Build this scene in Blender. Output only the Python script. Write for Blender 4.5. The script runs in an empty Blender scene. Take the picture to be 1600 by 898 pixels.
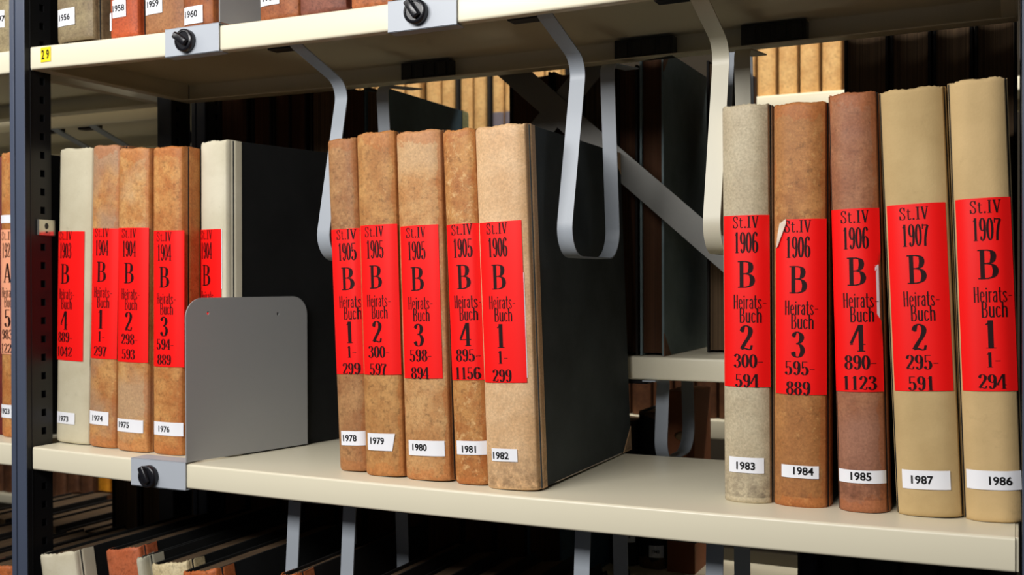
import bpy, bmesh, math, random
from mathutils import Vector, Matrix

SC = bpy.context.scene
COL = SC.collection
rnd = random.Random(7)

# ------------------------------------------------------------------ camera, light, exposure
def setup():
    f, yaw, pitch, roll = 1646.14, .44622, -.00567, -.00308
    F = Vector((-math.sin(yaw)*math.cos(pitch), math.cos(yaw)*math.cos(pitch), math.sin(pitch)))
    r0 = Vector((math.cos(yaw), math.sin(yaw), 0)); u0 = r0.cross(F)
    c, s = math.cos(roll), math.sin(roll)
    Rr = c*r0 + s*u0; U = -s*r0 + c*u0
    cam = bpy.data.cameras.new('camera'); co = bpy.data.objects.new('camera', cam); COL.objects.link(co)
    cam.sensor_width = 36; cam.lens = 36*f/1600; cam.clip_start = .02
    m = Matrix(((Rr.x, U.x, -F.x, 1.17182), (Rr.y, U.y, -F.y, -.97645), (Rr.z, U.z, -F.z, .21554), (0, 0, 0, 1)))
    co.matrix_world = m
    cam.dof.use_dof = True; cam.dof.focus_distance = 1.08; cam.dof.aperture_fstop = 9
    SC.camera = co
    SC.view_settings.view_transform = 'Standard'; SC.view_settings.look = 'None'
    SC.view_settings.gamma = 1; SC.view_settings.use_curve_mapping = False
    SC.view_settings.exposure = 0.0
    w = bpy.data.worlds.new('room_light'); SC.world = w; w.use_nodes = True
    b = w.node_tree.nodes['Background']; b.inputs[0].default_value = (.85, .9, 1, 1); b.inputs[1].default_value = .055
    def area(n, loc, tgt, sx, sy, e, col):
        l = bpy.data.lights.new(n, 'AREA'); l.shape = 'RECTANGLE'; l.size = sx; l.size_y = sy; l.energy = e; l.color = col
        o = bpy.data.objects.new(n, l); COL.objects.link(o); o.location = loc
        d = Vector(tgt) - Vector(loc)
        z = -d.normalized(); x = (Vector((1, 0, 0)) - z*z.x).normalized(); y = z.cross(x)
        o.matrix_world = Matrix(((x.x, y.x, z.x, loc[0]), (x.y, y.y, z.y, loc[1]), (x.z, y.z, z.z, loc[2]), (0, 0, 0, 1)))
        return o
    area('aisle_tube_light', (-.45, -.72, 1.20), (.35, 0, .2), 1.3, .16, 6, (1, .97, .93))
    area('front_fill_light', (.40, -1.38, .95), (.5, 0, .3), 1.2, .4, 31, (1, .98, .96))  # added frontal fill that brightens shelf fronts and spines, not a fixture
    area('far_aisle_tube_light', (.2, 1.05, 1.5), (.1, 1.5, .4), 3.2, .16, 38, (1, .95, .86))
setup()

# ------------------------------------------------------------------ materials
def lin(c):
    return tuple(((v/255)/12.92 if v/255 <= .04045 else ((v/255+.055)/1.055)**2.4) for v in c)
def base(name, col, rough=.5, metal=0, spec=.5):
    m = bpy.data.materials.new(name); m.use_nodes = True
    p = m.node_tree.nodes['Principled BSDF']
    p.inputs['Base Color'].default_value = (*lin(col), 1); p.inputs['Roughness'].default_value = rough
    p.inputs['Metallic'].default_value = metal; p.inputs['Specular IOR Level'].default_value = spec
    return m, m.node_tree, p
def N(t, typ, **k):
    n = t.nodes.new(typ)
    for a, v in k.items():
        if a in n.inputs: n.inputs[a].default_value = v
        else: setattr(n, a, v)
    return n
def coords(t, scale=(1, 1, 1), rand=True):
    tc = N(t, 'ShaderNodeTexCoord'); mp = N(t, 'ShaderNodeMapping'); mp.inputs['Scale'].default_value = scale
    t.links.new(tc.outputs['Object'], mp.inputs[0])
    if rand:
        oi = N(t, 'ShaderNodeObjectInfo'); mu = N(t, 'ShaderNodeVectorMath', operation='SCALE')
        mu.inputs[0].default_value = (7, 5, 9); t.links.new(oi.outputs['Random'], mu.inputs['Scale'])
        t.links.new(mu.outputs[0], mp.inputs['Location'])
    return tc, mp
def noise(t, mp, sc, det=6, rough=.6):
    n = N(t, 'ShaderNodeTexNoise'); n.inputs['Scale'].default_value = sc; n.inputs['Detail'].default_value = det
    n.inputs['Roughness'].default_value = rough; t.links.new(mp.outputs[0], n.inputs['Vector']); return n
def ramp(t, src, a, b, c0=(0, 0, 0), c1=(1, 1, 1)):
    r = N(t, 'ShaderNodeValToRGB'); e = r.color_ramp.elements
    e[0].position = a; e[1].position = b; e[0].color = (*c0, 1); e[1].color = (*c1, 1)
    t.links.new(src, r.inputs[0]); return r
def mix(t, fac, a, b):
    m = N(t, 'ShaderNodeMix', data_type='RGBA')
    if isinstance(fac, float): m.inputs[0].default_value = fac
    else: t.links.new(fac, m.inputs[0])
    for i, v in ((6, a), (7, b)):
        if isinstance(v, tuple): m.inputs[i].default_value = (*v, 1)
        else: t.links.new(v, m.inputs[i])
    return m.outputs[2]
def math_(t, op, a, b=None, clamp=False):
    m = N(t, 'ShaderNodeMath', operation=op, use_clamp=clamp)
    for i, v in enumerate((a, b)):
        if v is None: continue
        if isinstance(v, (int, float)): m.inputs[i].default_value = v
        else: t.links.new(v, m.inputs[i])
    return m.outputs[0]
def bump(t, p, src, dist=.0005, st=.5):
    b = N(t, 'ShaderNodeBump'); b.inputs['Distance'].default_value = dist; b.inputs['Strength'].default_value = st
    t.links.new(src, b.inputs['Height']); t.links.new(b.outputs[0], p.inputs['Normal'])

def leather(name, c1, c2, scuff, rim=None, h=.39, tt=.05, patch=None, stain=None, rough=.55, bs=.6, scuff_lo=.60, fine=220, mott=.55):
    """mottled bookbinding leather: c1/c2 mottle, pale scuffs, worn rim at head, tail and edges"""
    m, t, p = base(name, c1, rough, spec=.3)
    tc, mp = coords(t)
    n1 = noise(t, mp, 30, 9, .7); n2 = noise(t, mp, 90, 8, .75); n3 = noise(t, mp, fine*2, 3, .65); n4 = noise(t, mp, 9, 4, .5); n5 = noise(t, mp, 170, 8, .7)
    col = mix(t, ramp(t, n1.outputs[0], .40, .60).outputs[0], lin(c1), lin(c2))
    if mott: col = mix(t, math_(t, 'MULTIPLY', ramp(t, n5.outputs[0], .52, .66).outputs[0], mott), col, lin(tuple(v*.62 for v in c2)))
    sf = ramp(t, n2.outputs[0], scuff_lo, scuff_lo+.1)
    col = mix(t, math_(t, 'MULTIPLY', sf.outputs[0], .75), col, lin(scuff))
    sep = N(t, 'ShaderNodeSeparateXYZ'); t.links.new(tc.outputs['Object'], sep.inputs[0])
    if patch:
        pf = ramp(t, n4.outputs[0], .5, .62)
        col = mix(t, math_(t, 'MULTIPLY', pf.outputs[0], .8), col, lin(patch))
    if rim:
        z = sep.outputs[2]; w = math_(t, 'MULTIPLY', math_(t, 'SUBTRACT', n1.outputs[0], .5), .07)
        zz = math_(t, 'ADD', z, w)
        a = math_(t, 'LESS_THAN', zz, .013); b = math_(t, 'GREATER_THAN', zz, h-.013)
        xx = math_(t, 'ADD', sep.outputs[0], math_(t, 'MULTIPLY', w, .25))
        c = math_(t, 'LESS_THAN', xx, .0015); d = math_(t, 'GREATER_THAN', xx, tt-.005)
        k = math_(t, 'MAXIMUM', math_(t, 'MAXIMUM', a, b), math_(t, 'MAXIMUM', c, d))
        col = mix(t, math_(t, 'MULTIPLY', k, .42), col, lin(rim))
    if stain:
        z0, z1, sc = stain
        g = math_(t, 'MULTIPLY', math_(t, 'GREATER_THAN', sep.outputs[2], z0), math_(t, 'SUBTRACT', 1.0, math_(t, 'DIVIDE', math_(t, 'SUBTRACT', sep.outputs[2], z0), z1-z0), True))
        g = math_(t, 'MULTIPLY', g, ramp(t, n2.outputs[0], .4, .6).outputs[0])
        col = mix(t, math_(t, 'MULTIPLY', g, .75), col, lin(sc))
    vv = ramp(t, n3.outputs[0], .3, .7, (.78, .78, .78), (1.12, 1.12, 1.12))
    mm = N(t, 'ShaderNodeMix', data_type='RGBA', blend_type='MULTIPLY'); mm.inputs[0].default_value = 1
    t.links.new(col, mm.inputs[6]); t.links.new(vv.outputs[0], mm.inputs[7])
    t.links.new(mm.outputs[2], p.inputs['Base Color'])
    hsum = math_(t, 'ADD', math_(t, 'MULTIPLY', n2.outputs[0], .7), math_(t, 'MULTIPLY', n3.outputs[0], .4))
    bump(t, p, hsum, .0006, bs)
    return m
def cloth(name, c1, c2, rough=.8, sc=500, spec=.25, bs=.4):
    m, t, p = base(name, c1, rough, spec=spec)
    tc, mp = coords(t, (1, 1, 1)); n1 = noise(t, mp, 14, 6, .6); n2 = noise(t, mp, sc, 2, .5); n3 = noise(t, mp, 60, 6, .7)
    col = mix(t, ramp(t, n1.outputs[0], .35, .68).outputs[0], lin(c1), lin(c2))
    col = mix(t, math_(t, 'MULTIPLY', ramp(t, n3.outputs[0], .6, .75).outputs[0], .25), col, lin(tuple(v*.75 for v in c2)))
    t.links.new(col, p.inputs['Base Color']); bump(t, p, n2.outputs[0], .0004, bs); return m
def paper_edges(name, c1, c2):
    m, t, p = base(name, c1, .85, spec=.2)
    tc, mp = coords(t, (420, 6, 1.2)); n = noise(t, mp, 1.6, 4, .7)
    mp2 = N(t, 'ShaderNodeMapping'); t.links.new(tc.outputs['Object'], mp2.inputs[0]); n2 = noise(t, mp2, 20, 5, .6)
    col = mix(t, ramp(t, n.outputs[0], .3, .7).outputs[0], lin(c1), lin(c2))
    col = mix(t, math_(t, 'MULTIPLY', ramp(t, n2.outputs[0], .5, .7).outputs[0], .4), col, lin(tuple(v*.7 for v in c1)))
    t.links.new(col, p.inputs['Base Color']); bump(t, p, n.outputs[0], .0006, .6); return m
def paint(name, col, rough=.4, var=.04, sc=900, bs=.08, spec=.5, metal=0):
    m, t, p = base(name, col, rough, metal, spec)
    tc, mp = coords(t, rand=False); n = noise(t, mp, sc, 2, .5); n2 = noise(t, mp, 8, 4, .6)
    a = tuple(max(0, v*(1-var)) for v in lin(col)); b = tuple(min(1, v*(1+var)) for v in lin(col))
    t.links.new(mix(t, n2.outputs[0], a, b), p.inputs['Base Color']); bump(t, p, n.outputs[0], .0002, bs); return m
M = {}
M['ivory'] = paint('ivory_shelf_paint', (230, 222, 196), .34, .02)
M['grey'] = paint('pale_grey_powder_coat', (178, 184, 192), .42, .02, 1400, .25)
M['plate'] = paint('grey_hammered_powder_coat', (158, 158, 157), .5, .03, 1500, .5)
M['strip'] = paint('grey_strip_paint', (160, 167, 175), .42, .02, 1400, .2)
M['beige_strip'] = paint('beige_strip_paint', (196, 190, 168), .42, .02, 1400, .2)
M['post'] = paint('dark_blue_grey_post_paint', (72, 80, 98), .42, .05)
M['postblack'] = paint('black_post_paint', (17, 17, 19), .45, .05)
M['black'] = paint('black_plastic', (24, 24, 26), .3, .05, 300, .1)
M['knob'] = paint('black_knob_plastic', (22, 22, 27), .28, .05, 300, .05)
M['steel'] = paint('dull_bracing_steel', (104, 103, 98), .5, .25, 260, .3, metal=.25)
M['clip'] = paint('shiny_zinc', (215, 212, 200), .18, .02, 300, .02, metal=.9)
M['red'] = base('red_label_paper', (250, 22, 20), .45, spec=.28)[0]
M['pink'] = base('salmon_label_paper', (246, 168, 130), .5)[0]
M['ink'] = base('black_printing_ink', (34, 6, 8), .6, spec=.2)[0]
M['white'] = base('white_tag_paper', (240, 241, 246), .6, spec=.3)[0]
M['torn'] = cloth('torn_paper', (235, 225, 210), (205, 190, 165))
M['yellow'] = base('yellow_label', (250, 222, 20), .4)[0]
M['blacktext'] = base('black_tag_ink', (18, 18, 20), .6, spec=.2)[0]
M['boardgrey'] = cloth('charcoal_board_cloth', (74, 80, 81), (60, 65, 66), .75, 700)
M['board'] = cloth('black_board_cloth', (27, 28, 28), (20, 21, 21), .75, 700)
M['boardbrown'] = cloth('brown_black_board_cloth', (30, 26, 24), (20, 18, 17), .8, 700)
M['boardteal'] = cloth('dark_teal_board_cloth', (66, 92, 106), (52, 74, 86), .7, 700)
M['boardgreen'] = cloth('grey_green_board_cloth', (118, 132, 133), (96, 110, 112), .75, 700)
M['pages'] = paper_edges('yellowed_page_edges', (168, 140, 100), (120, 92, 60))
M['pagesbrown'] = paper_edges('browned_page_edges', (84, 54, 34), (50, 31, 20))
M['pagesdark'] = paper_edges('dark_dusty_page_edges', (112, 90, 66), (58, 45, 34))

# ------------------------------------------------------------------ object helpers
def tag(o, label=None, cat=None, group=None, kind=None):
    if label: o['label'] = label
    if cat: o['category'] = cat
    if group: o['group'] = group
    if kind: o['kind'] = kind
    return o
def thing(name, label, cat, loc=(0, 0, 0), rot=(0, 0, 0), group=None):
    o = bpy.data.objects.new(name, None); COL.objects.link(o); o.empty_display_size = .02
    o.location = loc; o.rotation_euler = rot
    return tag(o, label, cat, group)
def obj(name, bm, mat, parent=None, smooth=False, label=None):
    bmesh.ops.recalc_face_normals(bm, faces=bm.faces[:])
    me = bpy.data.meshes.new(name); bm.to_mesh(me); bm.free()
    me.materials.append(mat)
    if smooth:
        for p in me.polygons: p.use_smooth = True
    o = bpy.data.objects.new(name, me); COL.objects.link(o)
    if parent: o.parent = parent
    if label: o['label'] = label
    return o
def weld(o, ang=35):
    """smooth shading that keeps creases sharper than ang"""
    me = o.data
    for p in me.polygons: p.use_smooth = True
    bm = bmesh.new(); bm.from_mesh(me)
    for e in bm.edges:
        if len(e.link_faces) != 2 or e.calc_face_angle(0) > math.radians(ang): e.smooth = False
    bm.to_mesh(me); bm.free(); return o
def box(bm, x0, x1, y0, y1, z0, z1, bev=0):
    r = bmesh.ops.create_cube(bm, size=1); vs = r['verts']
    for v in vs: v.co = Vector((x0+(v.co.x+.5)*(x1-x0), y0+(v.co.y+.5)*(y1-y0), z0+(v.co.z+.5)*(z1-z0)))
    if bev:
        es = list({e for v in vs for e in v.link_edges})
        bmesh.ops.bevel(bm, geom=es, offset=bev, segments=2, affect='EDGES', profile=.5)
    return bm
def prism(bm, pts, axis, a, b):
    """extrude a 2-D outline along an axis between a and b"""
    def P(q, t):
        return {'x': (t, q[0], q[1]), 'y': (q[0], t, q[1]), 'z': (q[0], q[1], t)}[axis]
    A = [bm.verts.new(P(q, a)) for q in pts]; B = [bm.verts.new(P(q, b)) for q in pts]
    n = len(pts)
    bm.faces.new(A); bm.faces.new(B[::-1])
    for i in range(n): bm.faces.new((A[i], B[i], B[(i+1) % n], A[(i+1) % n]))
    return bm
def lathe(bm, prof, seg=32):
    """profile of (radius, depth) revolved about -Y, starting on the axis"""
    rings = []
    for r, d in prof:
        rings.append([bm.verts.new((r*math.cos(2*math.pi*i/seg), -d, r*math.sin(2*math.pi*i/seg))) for i in range(seg)] if r > 1e-6 else [bm.verts.new((0, -d, 0))])
    for a, b in zip(rings, rings[1:]):
        for i in range(seg):
            j = (i+1) % seg
            if len(a) == 1 and len(b) > 1: bm.faces.new((a[0], b[i], b[j]))
            elif len(b) == 1 and len(a) > 1: bm.faces.new((a[i], b[0], a[j]))
            elif len(a) > 1: bm.faces.new((a[i], b[i], b[j], a[j]))
    return bm
def fillet(pts, rads, seg=6):
    out = [Vector(pts[0])]
    for i in range(1, len(pts)-1):
        p, a, b = Vector(pts[i]), Vector(pts[i-1]), Vector(pts[i+1])
        u, v = (a-p), (b-p); lu, lv = u.length, v.length; u.normalize(); v.normalize()
        ang = u.angle(v); d = min(rads[i-1]/math.tan(ang/2), lu*.49, lv*.49); r = d*math.tan(ang/2)
        c = p + (u+v).normalized()*(r/math.sin(ang/2))
        s, e = p+u*d - c, p+v*d - c
        tot = s.angle(e); ax = math.copysign(1, s.x*e.y - s.y*e.x)
        for k in range(seg+1):
            t = ax*tot*k/seg
            out.append(c + Vector((s.x*math.cos(t)-s.y*math.sin(t), s.x*math.sin(t)+s.y*math.cos(t))))
    out.append(Vector(pts[-1])); return out
def strip_mesh(bm, path, x0, x1, th):
    """flat metal strip following a (y, z) path, th thick, from x0 to x1"""
    n = len(path); L, R_ = [], []
    for i, p in enumerate(path):
        t = (path[min(i+1, n-1)] - path[max(i-1, 0)]).normalized(); nrm = Vector((-t.y, t.x))*th/2
        L.append(p+nrm); R_.append(p-nrm)
    V = [[bm.verts.new((x, q.x, q.y)) for q in (a, b) for x in (x0, x1)] for a, b in zip(L, R_)]
    for a, b in zip(V, V[1:]):
        for i, j in ((0, 1), (1, 3), (3, 2), (2, 0)): bm.faces.new((a[i], a[j], b[j], b[i]))
    for e in (V[0], V[-1]): bm.faces.new((e[0], e[1], e[3], e[2]))
    return bm

# ------------------------------------------------------------------ lettering (own stroke alphabet)
def ell(cx, cy, rx, ry, a0=0, a1=360, n=20):
    return [(cx+rx*math.cos(math.radians(a0+(a1-a0)*i/n)), cy+ry*math.sin(math.radians(a0+(a1-a0)*i/n))) for i in range(n+1)]
def spl(pts, n=6):
    P = [pts[0]]+list(pts)+[pts[-1]]; out = []
    for i in range(1, len(P)-2):
        a, b, c, d = P[i-1:i+3]
        for k in range(n):
            t = k/n
            out.append(tuple(.5*(2*b[j]+(c[j]-a[j])*t+(2*a[j]-5*b[j]+4*c[j]-d[j])*t*t+(3*b[j]-a[j]-3*c[j]+d[j])*t**3) for j in (0, 1)))
    out.append(tuple(pts[-1])); return out
TK, TN = .165, .078
# each glyph: (advance, [(points, 'c' contrast | width), ...], [balls (x, y, r)])
G = {
 '0': (.5, [(ell(.25, .5, .165, .47), 'c')], []),
 '1': (.5, [([(.26, 0), (.26, 1)], TK), ([(.26, .97), (.12, .84)], .06), ([(.11, .02), (.41, .02)], .045)], []),
 '2': (.5, [(spl([(.09, .76), (.14, .92), (.25, .98), (.37, .9), (.4, .74), (.34, .54), (.2, .3), (.08, .07)]), 'c'), (spl([(.07, .06), (.2, .09), (.32, .05), (.41, .06)]), .095), ([(.41, .05), (.44, .22)], TN)], [(.115, .75, .06)]),
 '3': (.5, [(spl([(.09, .82), (.15, .94), (.24, .98), (.35, .9), (.38, .74), (.31, .58), (.19, .53)]), 'c'), (spl([(.19, .53), (.34, .48), (.41, .28), (.34, .07), (.22, .02), (.12, .07), (.08, .2)]), 'c')], [(.115, .8, .055), (.11, .2, .06)]),
 '4': (.5, [([(.35, 0), (.35, 1)], .15), ([(.31, .98), (.02, .30)], .10), ([(-.01, .27), (.49, .27)], .07), ([(.22, .02), (.48, .02)], .06)], []),
 '5': (.5, [([(.1, .95), (.4, .95)], .085), ([(.115, .97), (.105, .5)], TN), (spl([(.1, .5), (.2, .59), (.33, .54), (.4, .31), (.34, .08), (.22, .02), (.12, .07), (.08, .2)]), 'c')], [(.11, .2, .06)]),
 '6': (.5, [(ell(.25, .29, .155, .27), 'c'), (spl([(.38, .84), (.33, .95), (.25, .98), (.14, .86), (.098, .6), (.097, .3)]), 'c')], [(.365, .82, .05)]),
 '7': (.5, [([(.06, .925), (.44, .925)], .1), ([(.075, .98), (.065, .76)], TN), (spl([(.43, .92), (.31, .62), (.24, .32), (.22, 0)]), TK)], []),
 '8': (.5, [(ell(.25, .755, .14, .215), 'c'), (ell(.25, .27, .165, .25), 'c')], []),
 '9': (.5, [(ell(.25, .71, .155, .27), 'c'), (spl([(.12, .16), (.17, .05), (.25, .02), (.36, .14), (.402, .4), (.403, .7)]), 'c')], [(.135, .18, .05)]),
 '-': (.36, [([(.04, .42), (.31, .42)], .085)], []),
 'S': (.6, [(spl([(.46, .75), (.42, .92), (.29, .98), (.16, .9), (.13, .74), (.25, .58), (.39, .44), (.47, .26), (.42, .08), (.28, .02), (.15, .1), (.1, .3)]), .1), ([(.465, .98), (.465, .7)], .075), ([(.1, .02), (.1, .32)], .075)], []),
 't': (.42, [(spl([(.15, .85), (.15, .3), (.17, .06), (.26, .03), (.36, .1)]), .1), ([(.02, .66), (.33, .66)], .08)], []),
 '.': (.26, [([(.13, 0), (.13, .14)], .13)], []),
 'I': (.42, [([(.21, 0), (.21, 1)], .14), ([(.06, .02), (.36, .02)], .08), ([(.06, .98), (.36, .98)], .08)], []),
 'V': (.6, [([(.11, 1), (.31, .0)], .14), ([(.31, .0), (.51, 1)], .075), ([(.01, .98), (.24, .98)], .08), ([(.4, .98), (.6, .98)], .08)], []),
 'B': (.62, [([(.16, 0), (.16, 1)], .13), ([(.03, .975), (.33, .975)], .075), ([(.16, .525), (.33, .525)], .075), ([(.03, .025), (.33, .025)], .075),
      (spl([(.31, .975), (.44, .92), (.48, .76), (.43, .58), (.31, .525)]), 'c'), (spl([(.31, .525), (.47, .46), (.53, .28), (.47, .09), (.31, .025)]), 'c')], []),
 'A': (.66, [([(.11, 0), (.31, .98)], .08), ([(.33, 1), (.54, 0)], .14), ([(.17, .3), (.48, .3)], .075), ([(.02, .02), (.2, .02)], .075), ([(.42, .02), (.65, .02)], .075)], []),
}
w_ = .095
GG = {
 'H': (.4, [([(.08, 0), (.08, 1)], w_), ([(.3, 0), (.3, 1)], w_), ([(.08, .52), (.3, .52)], .07)], []),
 'e': (.34, [(spl([(.07, .38), (.25, .38), (.25, .56), (.16, .68), (.07, .56), (.07, .14), (.16, .02), (.26, .13)], 3), .085)], []),
 'i': (.19, [([(.09, 0), (.09, .7)], w_), ([(.09, .82), (.09, .92)], w_)], []),
 'r': (.27, [([(.08, 0), (.08, .7)], w_), (spl([(.08, .48), (.14, .66), (.25, .65)], 3), .082)], []),
 'a': (.35, [(spl([(.07, .56), (.16, .69), (.25, .58), (.25, 0)], 3), w_), (spl([(.25, .42), (.12, .38), (.06, .2), (.13, .02), (.25, .14)], 3), .082)], []),
 't': (.26, [(spl([(.11, .95), (.11, .3), (.13, .03), (.23, .04)], 3), w_), ([(.01, .68), (.23, .68)], .08)], []),
 's': (.32, [(spl([(.25, .55), (.16, .68), (.06, .55), (.15, .36), (.25, .17), (.16, .02), (.05, .14)], 3), .085)], []),
 '-': (.3, [([(.05, .4), (.26, .4)], .08)], []),
 'B': (.4, [([(.08, 0), (.08, 1)], w_), (spl([(.08, .97), (.24, .96), (.29, .8), (.24, .56), (.08, .53)], 3), .082), (spl([(.08, .53), (.27, .5), (.32, .28), (.26, .04), (.08, .03)], 3), .082)], []),
 'u': (.35, [(spl([(.07, .7), (.07, .14), (.16, .02), (.26, .14)], 3), w_), ([(.26, 0), (.26, .7)], w_)], []),
 'c': (.32, [(spl([(.26, .55), (.16, .68), (.07, .56), (.07, .14), (.16, .02), (.26, .15)], 3), .085)], []),
 'h': (.35, [([(.07, 0), (.07, 1)], w_), (spl([(.07, .55), (.16, .69), (.26, .56), (.26, 0)], 3), w_)], []),
}
def glyph_polys(alpha, text, width, height):
    """polygons of a line of text, centred on x = 0 and standing on z = 0"""
    tot = sum(alpha[c][0] for c in text); sx = width/tot; x = -width/2; out = []
    for c in text:
        adv, strokes, balls = alpha[c]
        for pts, wd in strokes:
            n = len(pts); P = []
            for i, p in enumerate(pts):
                a = pts[max(i-1, 0)]; b = pts[min(i+1, n-1)]
                dx, dy = b[0]-a[0], b[1]-a[1]; l = math.hypot(dx, dy) or 1; dx /= l; dy /= l
                w = TN+(TK-TN)*abs(dy)**2.2 if wd == 'c' else wd
                P.append(((p[0]-dy*w/2, p[1]+dx*w/2*.55), (p[0]+dy*w/2, p[1]-dx*w/2*.55)))
            for a, b in zip(P, P[1:]):
                out.append([(x+q[0]*sx, q[1]*height) for q in (a[0], b[0], b[1], a[1])])
        for bx, by, r in balls:
            out.append([(x+(bx+r*math.cos(k*math.pi/5))*sx, (by+r*.55*math.sin(k*math.pi/5))*height) for k in range(10)])
        x += adv*sx
    return out
_tc = {}
def sans(text):
    """the built-in sans lettering as (verts, faces), width and height normalised by cap height"""
    if text in _tc: return _tc[text]
    cu = bpy.data.curves.new('tmp_text', 'FONT'); cu.body = text; cu.size = 1; cu.offset = .026; cu.align_x = 'CENTER'; cu.resolution_u = 3
    o = bpy.data.objects.new('tmp_text', cu); COL.objects.link(o)
    dg = bpy.context.evaluated_depsgraph_get(); me = bpy.data.meshes.new_from_object(o.evaluated_get(dg))
    vs = [(v.co.x, v.co.y) for v in me.vertices]; fs = [tuple(p.vertices) for p in me.polygons]
    bpy.data.objects.remove(o); bpy.data.curves.remove(cu); bpy.data.meshes.remove(me)
    x0 = min(v[0] for v in vs); x1 = max(v[0] for v in vs); y0 = min(v[1] for v in vs); y1 = max(v[1] for v in vs)
    vs = [((x-(x0+x1)/2)/(y1-y0), (y-(y0+y1)/2)/(y1-y0)) for x, y in vs]
    _tc[text] = (vs, fs); return vs, fs

# ------------------------------------------------------------------ books
SHY, EXPO = .0085, 3.0
def spine_y(x, t):
    s = max(-1, min(1, (2*x/t-1)/(1-.0016/t*2))); return SHY*abs(s)**EXPO
def on_spine(x, z, t, off):
    e = 1e-4; s = (spine_y(x+e, t)-spine_y(x-e, t))/(2*e); l = math.hypot(s, 1)
    return Vector((x+off*s/l, spine_y(x, t)-off/l, z))
def spine_mesh(t, h, wrap, seed, rows=26, wear=.0012, cap=.0022):
    r = random.Random(seed); e = .0008
    left = [(-e, wrap), (-e, .019), (-e+.0003, .0165), (.0016, .0138), (.0014, .0112)]
    n = 22; mid = []
    for i in range(n+1):
        s = -1+2*i/n; s = math.copysign(1-(1-abs(s))**1.5, s)
        x = t/2*(1+s*(1-.0016/t*2)); mid.append((x, SHY*abs(s)**EXPO))
    ring = left+mid+[(t-x, y) for x, y in reversed(left)]
    inn = []
    m = len(ring)
    for i, (x, y) in enumerate(ring):
        a = ring[max(i-1, 0)]; b = ring[min(i+1, m-1)]; dx, dy = b[0]-a[0], b[1]-a[1]; l = math.hypot(dx, dy) or 1
        inn.append((x-dy/l*.0007, y+dx/l*.0007))
    zs = [0, .0009, .0022, .005] + [.005+(h-.010)*k/rows for k in range(1, rows)] + [h-.005, h-.0022, h-.0009, h]
    pull = [1, .55, .2, 0] + [0]*(rows-1) + [0, .2, .55, 1]
    bm = bmesh.new(); O, I = [], []
    wob = [[r.uniform(0, 1) for _ in range(8)] for _ in zs]
    prev = 0
    for zi, z in enumerate(zs):
        prev = .7*prev+.3*r.uniform(0, .0006)
        ro, rn = [], []
        for i, (x, y) in enumerate(ring):
            dz = 0
            if zi >= len(zs)-2: dz = -wear*abs(math.sin(i*1.7+seed))*r.uniform(.2, 1)+.0006*math.sin(i*.6+seed)
            inner = 5 <= i < m-5
            py = pull[zi]*cap*(1 if inner else 0)+(prev*r.uniform(.6, 1) if inner else 0)
            px = pull[zi]*cap*.45*(1 if x < t/2 else -1)*(abs(2*x/t-1)**2 if inner else 0)
            ro.append(bm.verts.new((x+px, y+py, z+dz)))
            q = inn[i]; rn.append(bm.verts.new((q[0]+px, q[1]+py, min(max(z+dz, .0003), h))))
        O.append(ro); I.append(rn)
    for a in range(len(zs)-1):
        for i in range(m-1):
            bm.faces.new((O[a][i], O[a][i+1], O[a+1][i+1], O[a+1][i])); bm.faces.new((I[a][i], I[a+1][i], I[a+1][i+1], I[a][i+1]))
        for i in (0, m-1): bm.faces.new((O[a][i], O[a+1][i], I[a+1][i], I[a][i]))
    for a in (0, len(zs)-1):
        for i in range(m-1): bm.faces.new((O[a][i], I[a][i], I[a][i+1], O[a][i+1]))
    return bm
def board_mesh(x0, x1, h, D):
    return box(bmesh.new(), x0, x1, .0145, D, .0004, h-.0006, .0006)
def pages_mesh(t, h, D):
    bm = bmesh.new(); n = 10; a = .0036
    front = [(a+(t-2*a)*k/n, .0035+SHY*abs(2*k/n-1)**2.6) for k in range(n+1)]
    back = [(a+(t-2*a)*k/n, D-.004-.007*(1-(2*k/n-1)**2)) for k in range(n, -1, -1)]
    return prism(bm, front+back, 'z', .0035, h-.0045)
def corner_mesh(side, t, D, z, up, s=.03):
    """leather tip on the outer face of a board at its fore-edge corner"""
    bm = bmesh.new(); x0, x1 = ((-.0006, .0004) if side == 0 else (t-.0004, t+.0006))
    pts = [(D+.0005, z), (D-s, z), (D+.0005, z+(s if up else -s))]
    return prism(bm, pts, 'x', x0, x1)
def patch_mesh(t, x0, x1, z0, z1, off, th=.00022, xl=None, xr=None, nx=14, nz=26):
    """paper stuck on the rounded spine; xl / xr give torn left and right edges"""
    bm = bmesh.new(); A, B = [], []
    for k in range(nz+1):
        z = z0+(z1-z0)*k/nz; a = xl(z) if xl else x0; b = xr(z) if xr else x1
        A.append([bm.verts.new(on_spine(a+(b-a)*i/nx, z, t, off)) for i in range(nx+1)])
        B.append([bm.verts.new(on_spine(a+(b-a)*i/nx, z, t, off-th)) for i in range(nx+1)])
    for k in range(nz):
        for i in range(nx):
            bm.faces.new((A[k][i], A[k][i+1], A[k+1][i+1], A[k+1][i])); bm.faces.new((B[k][i], B[k+1][i], B[k+1][i+1], B[k][i+1]))
        for i in (0, nx): bm.faces.new((A[k][i], A[k+1][i], B[k+1][i], B[k][i]))
    for k in (0, nz):
        for i in range(nx): bm.faces.new((A[k][i], B[k][i], B[k][i+1], A[k][i+1]))
    return bm
def polys_on_spine(polys, t, off, xmin=-1, xmax=1):
    bm = bmesh.new()
    for P in polys:
        P = [(max(xmin, min(xmax, x)), z) for x, z in P]
        if max(p[0] for p in P)-min(p[0] for p in P) < 1e-5: continue
        try: bm.faces.new([bm.verts.new(on_spine(x, z, t, off)) for x, z in P])
        except ValueError: pass
    return bm
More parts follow.
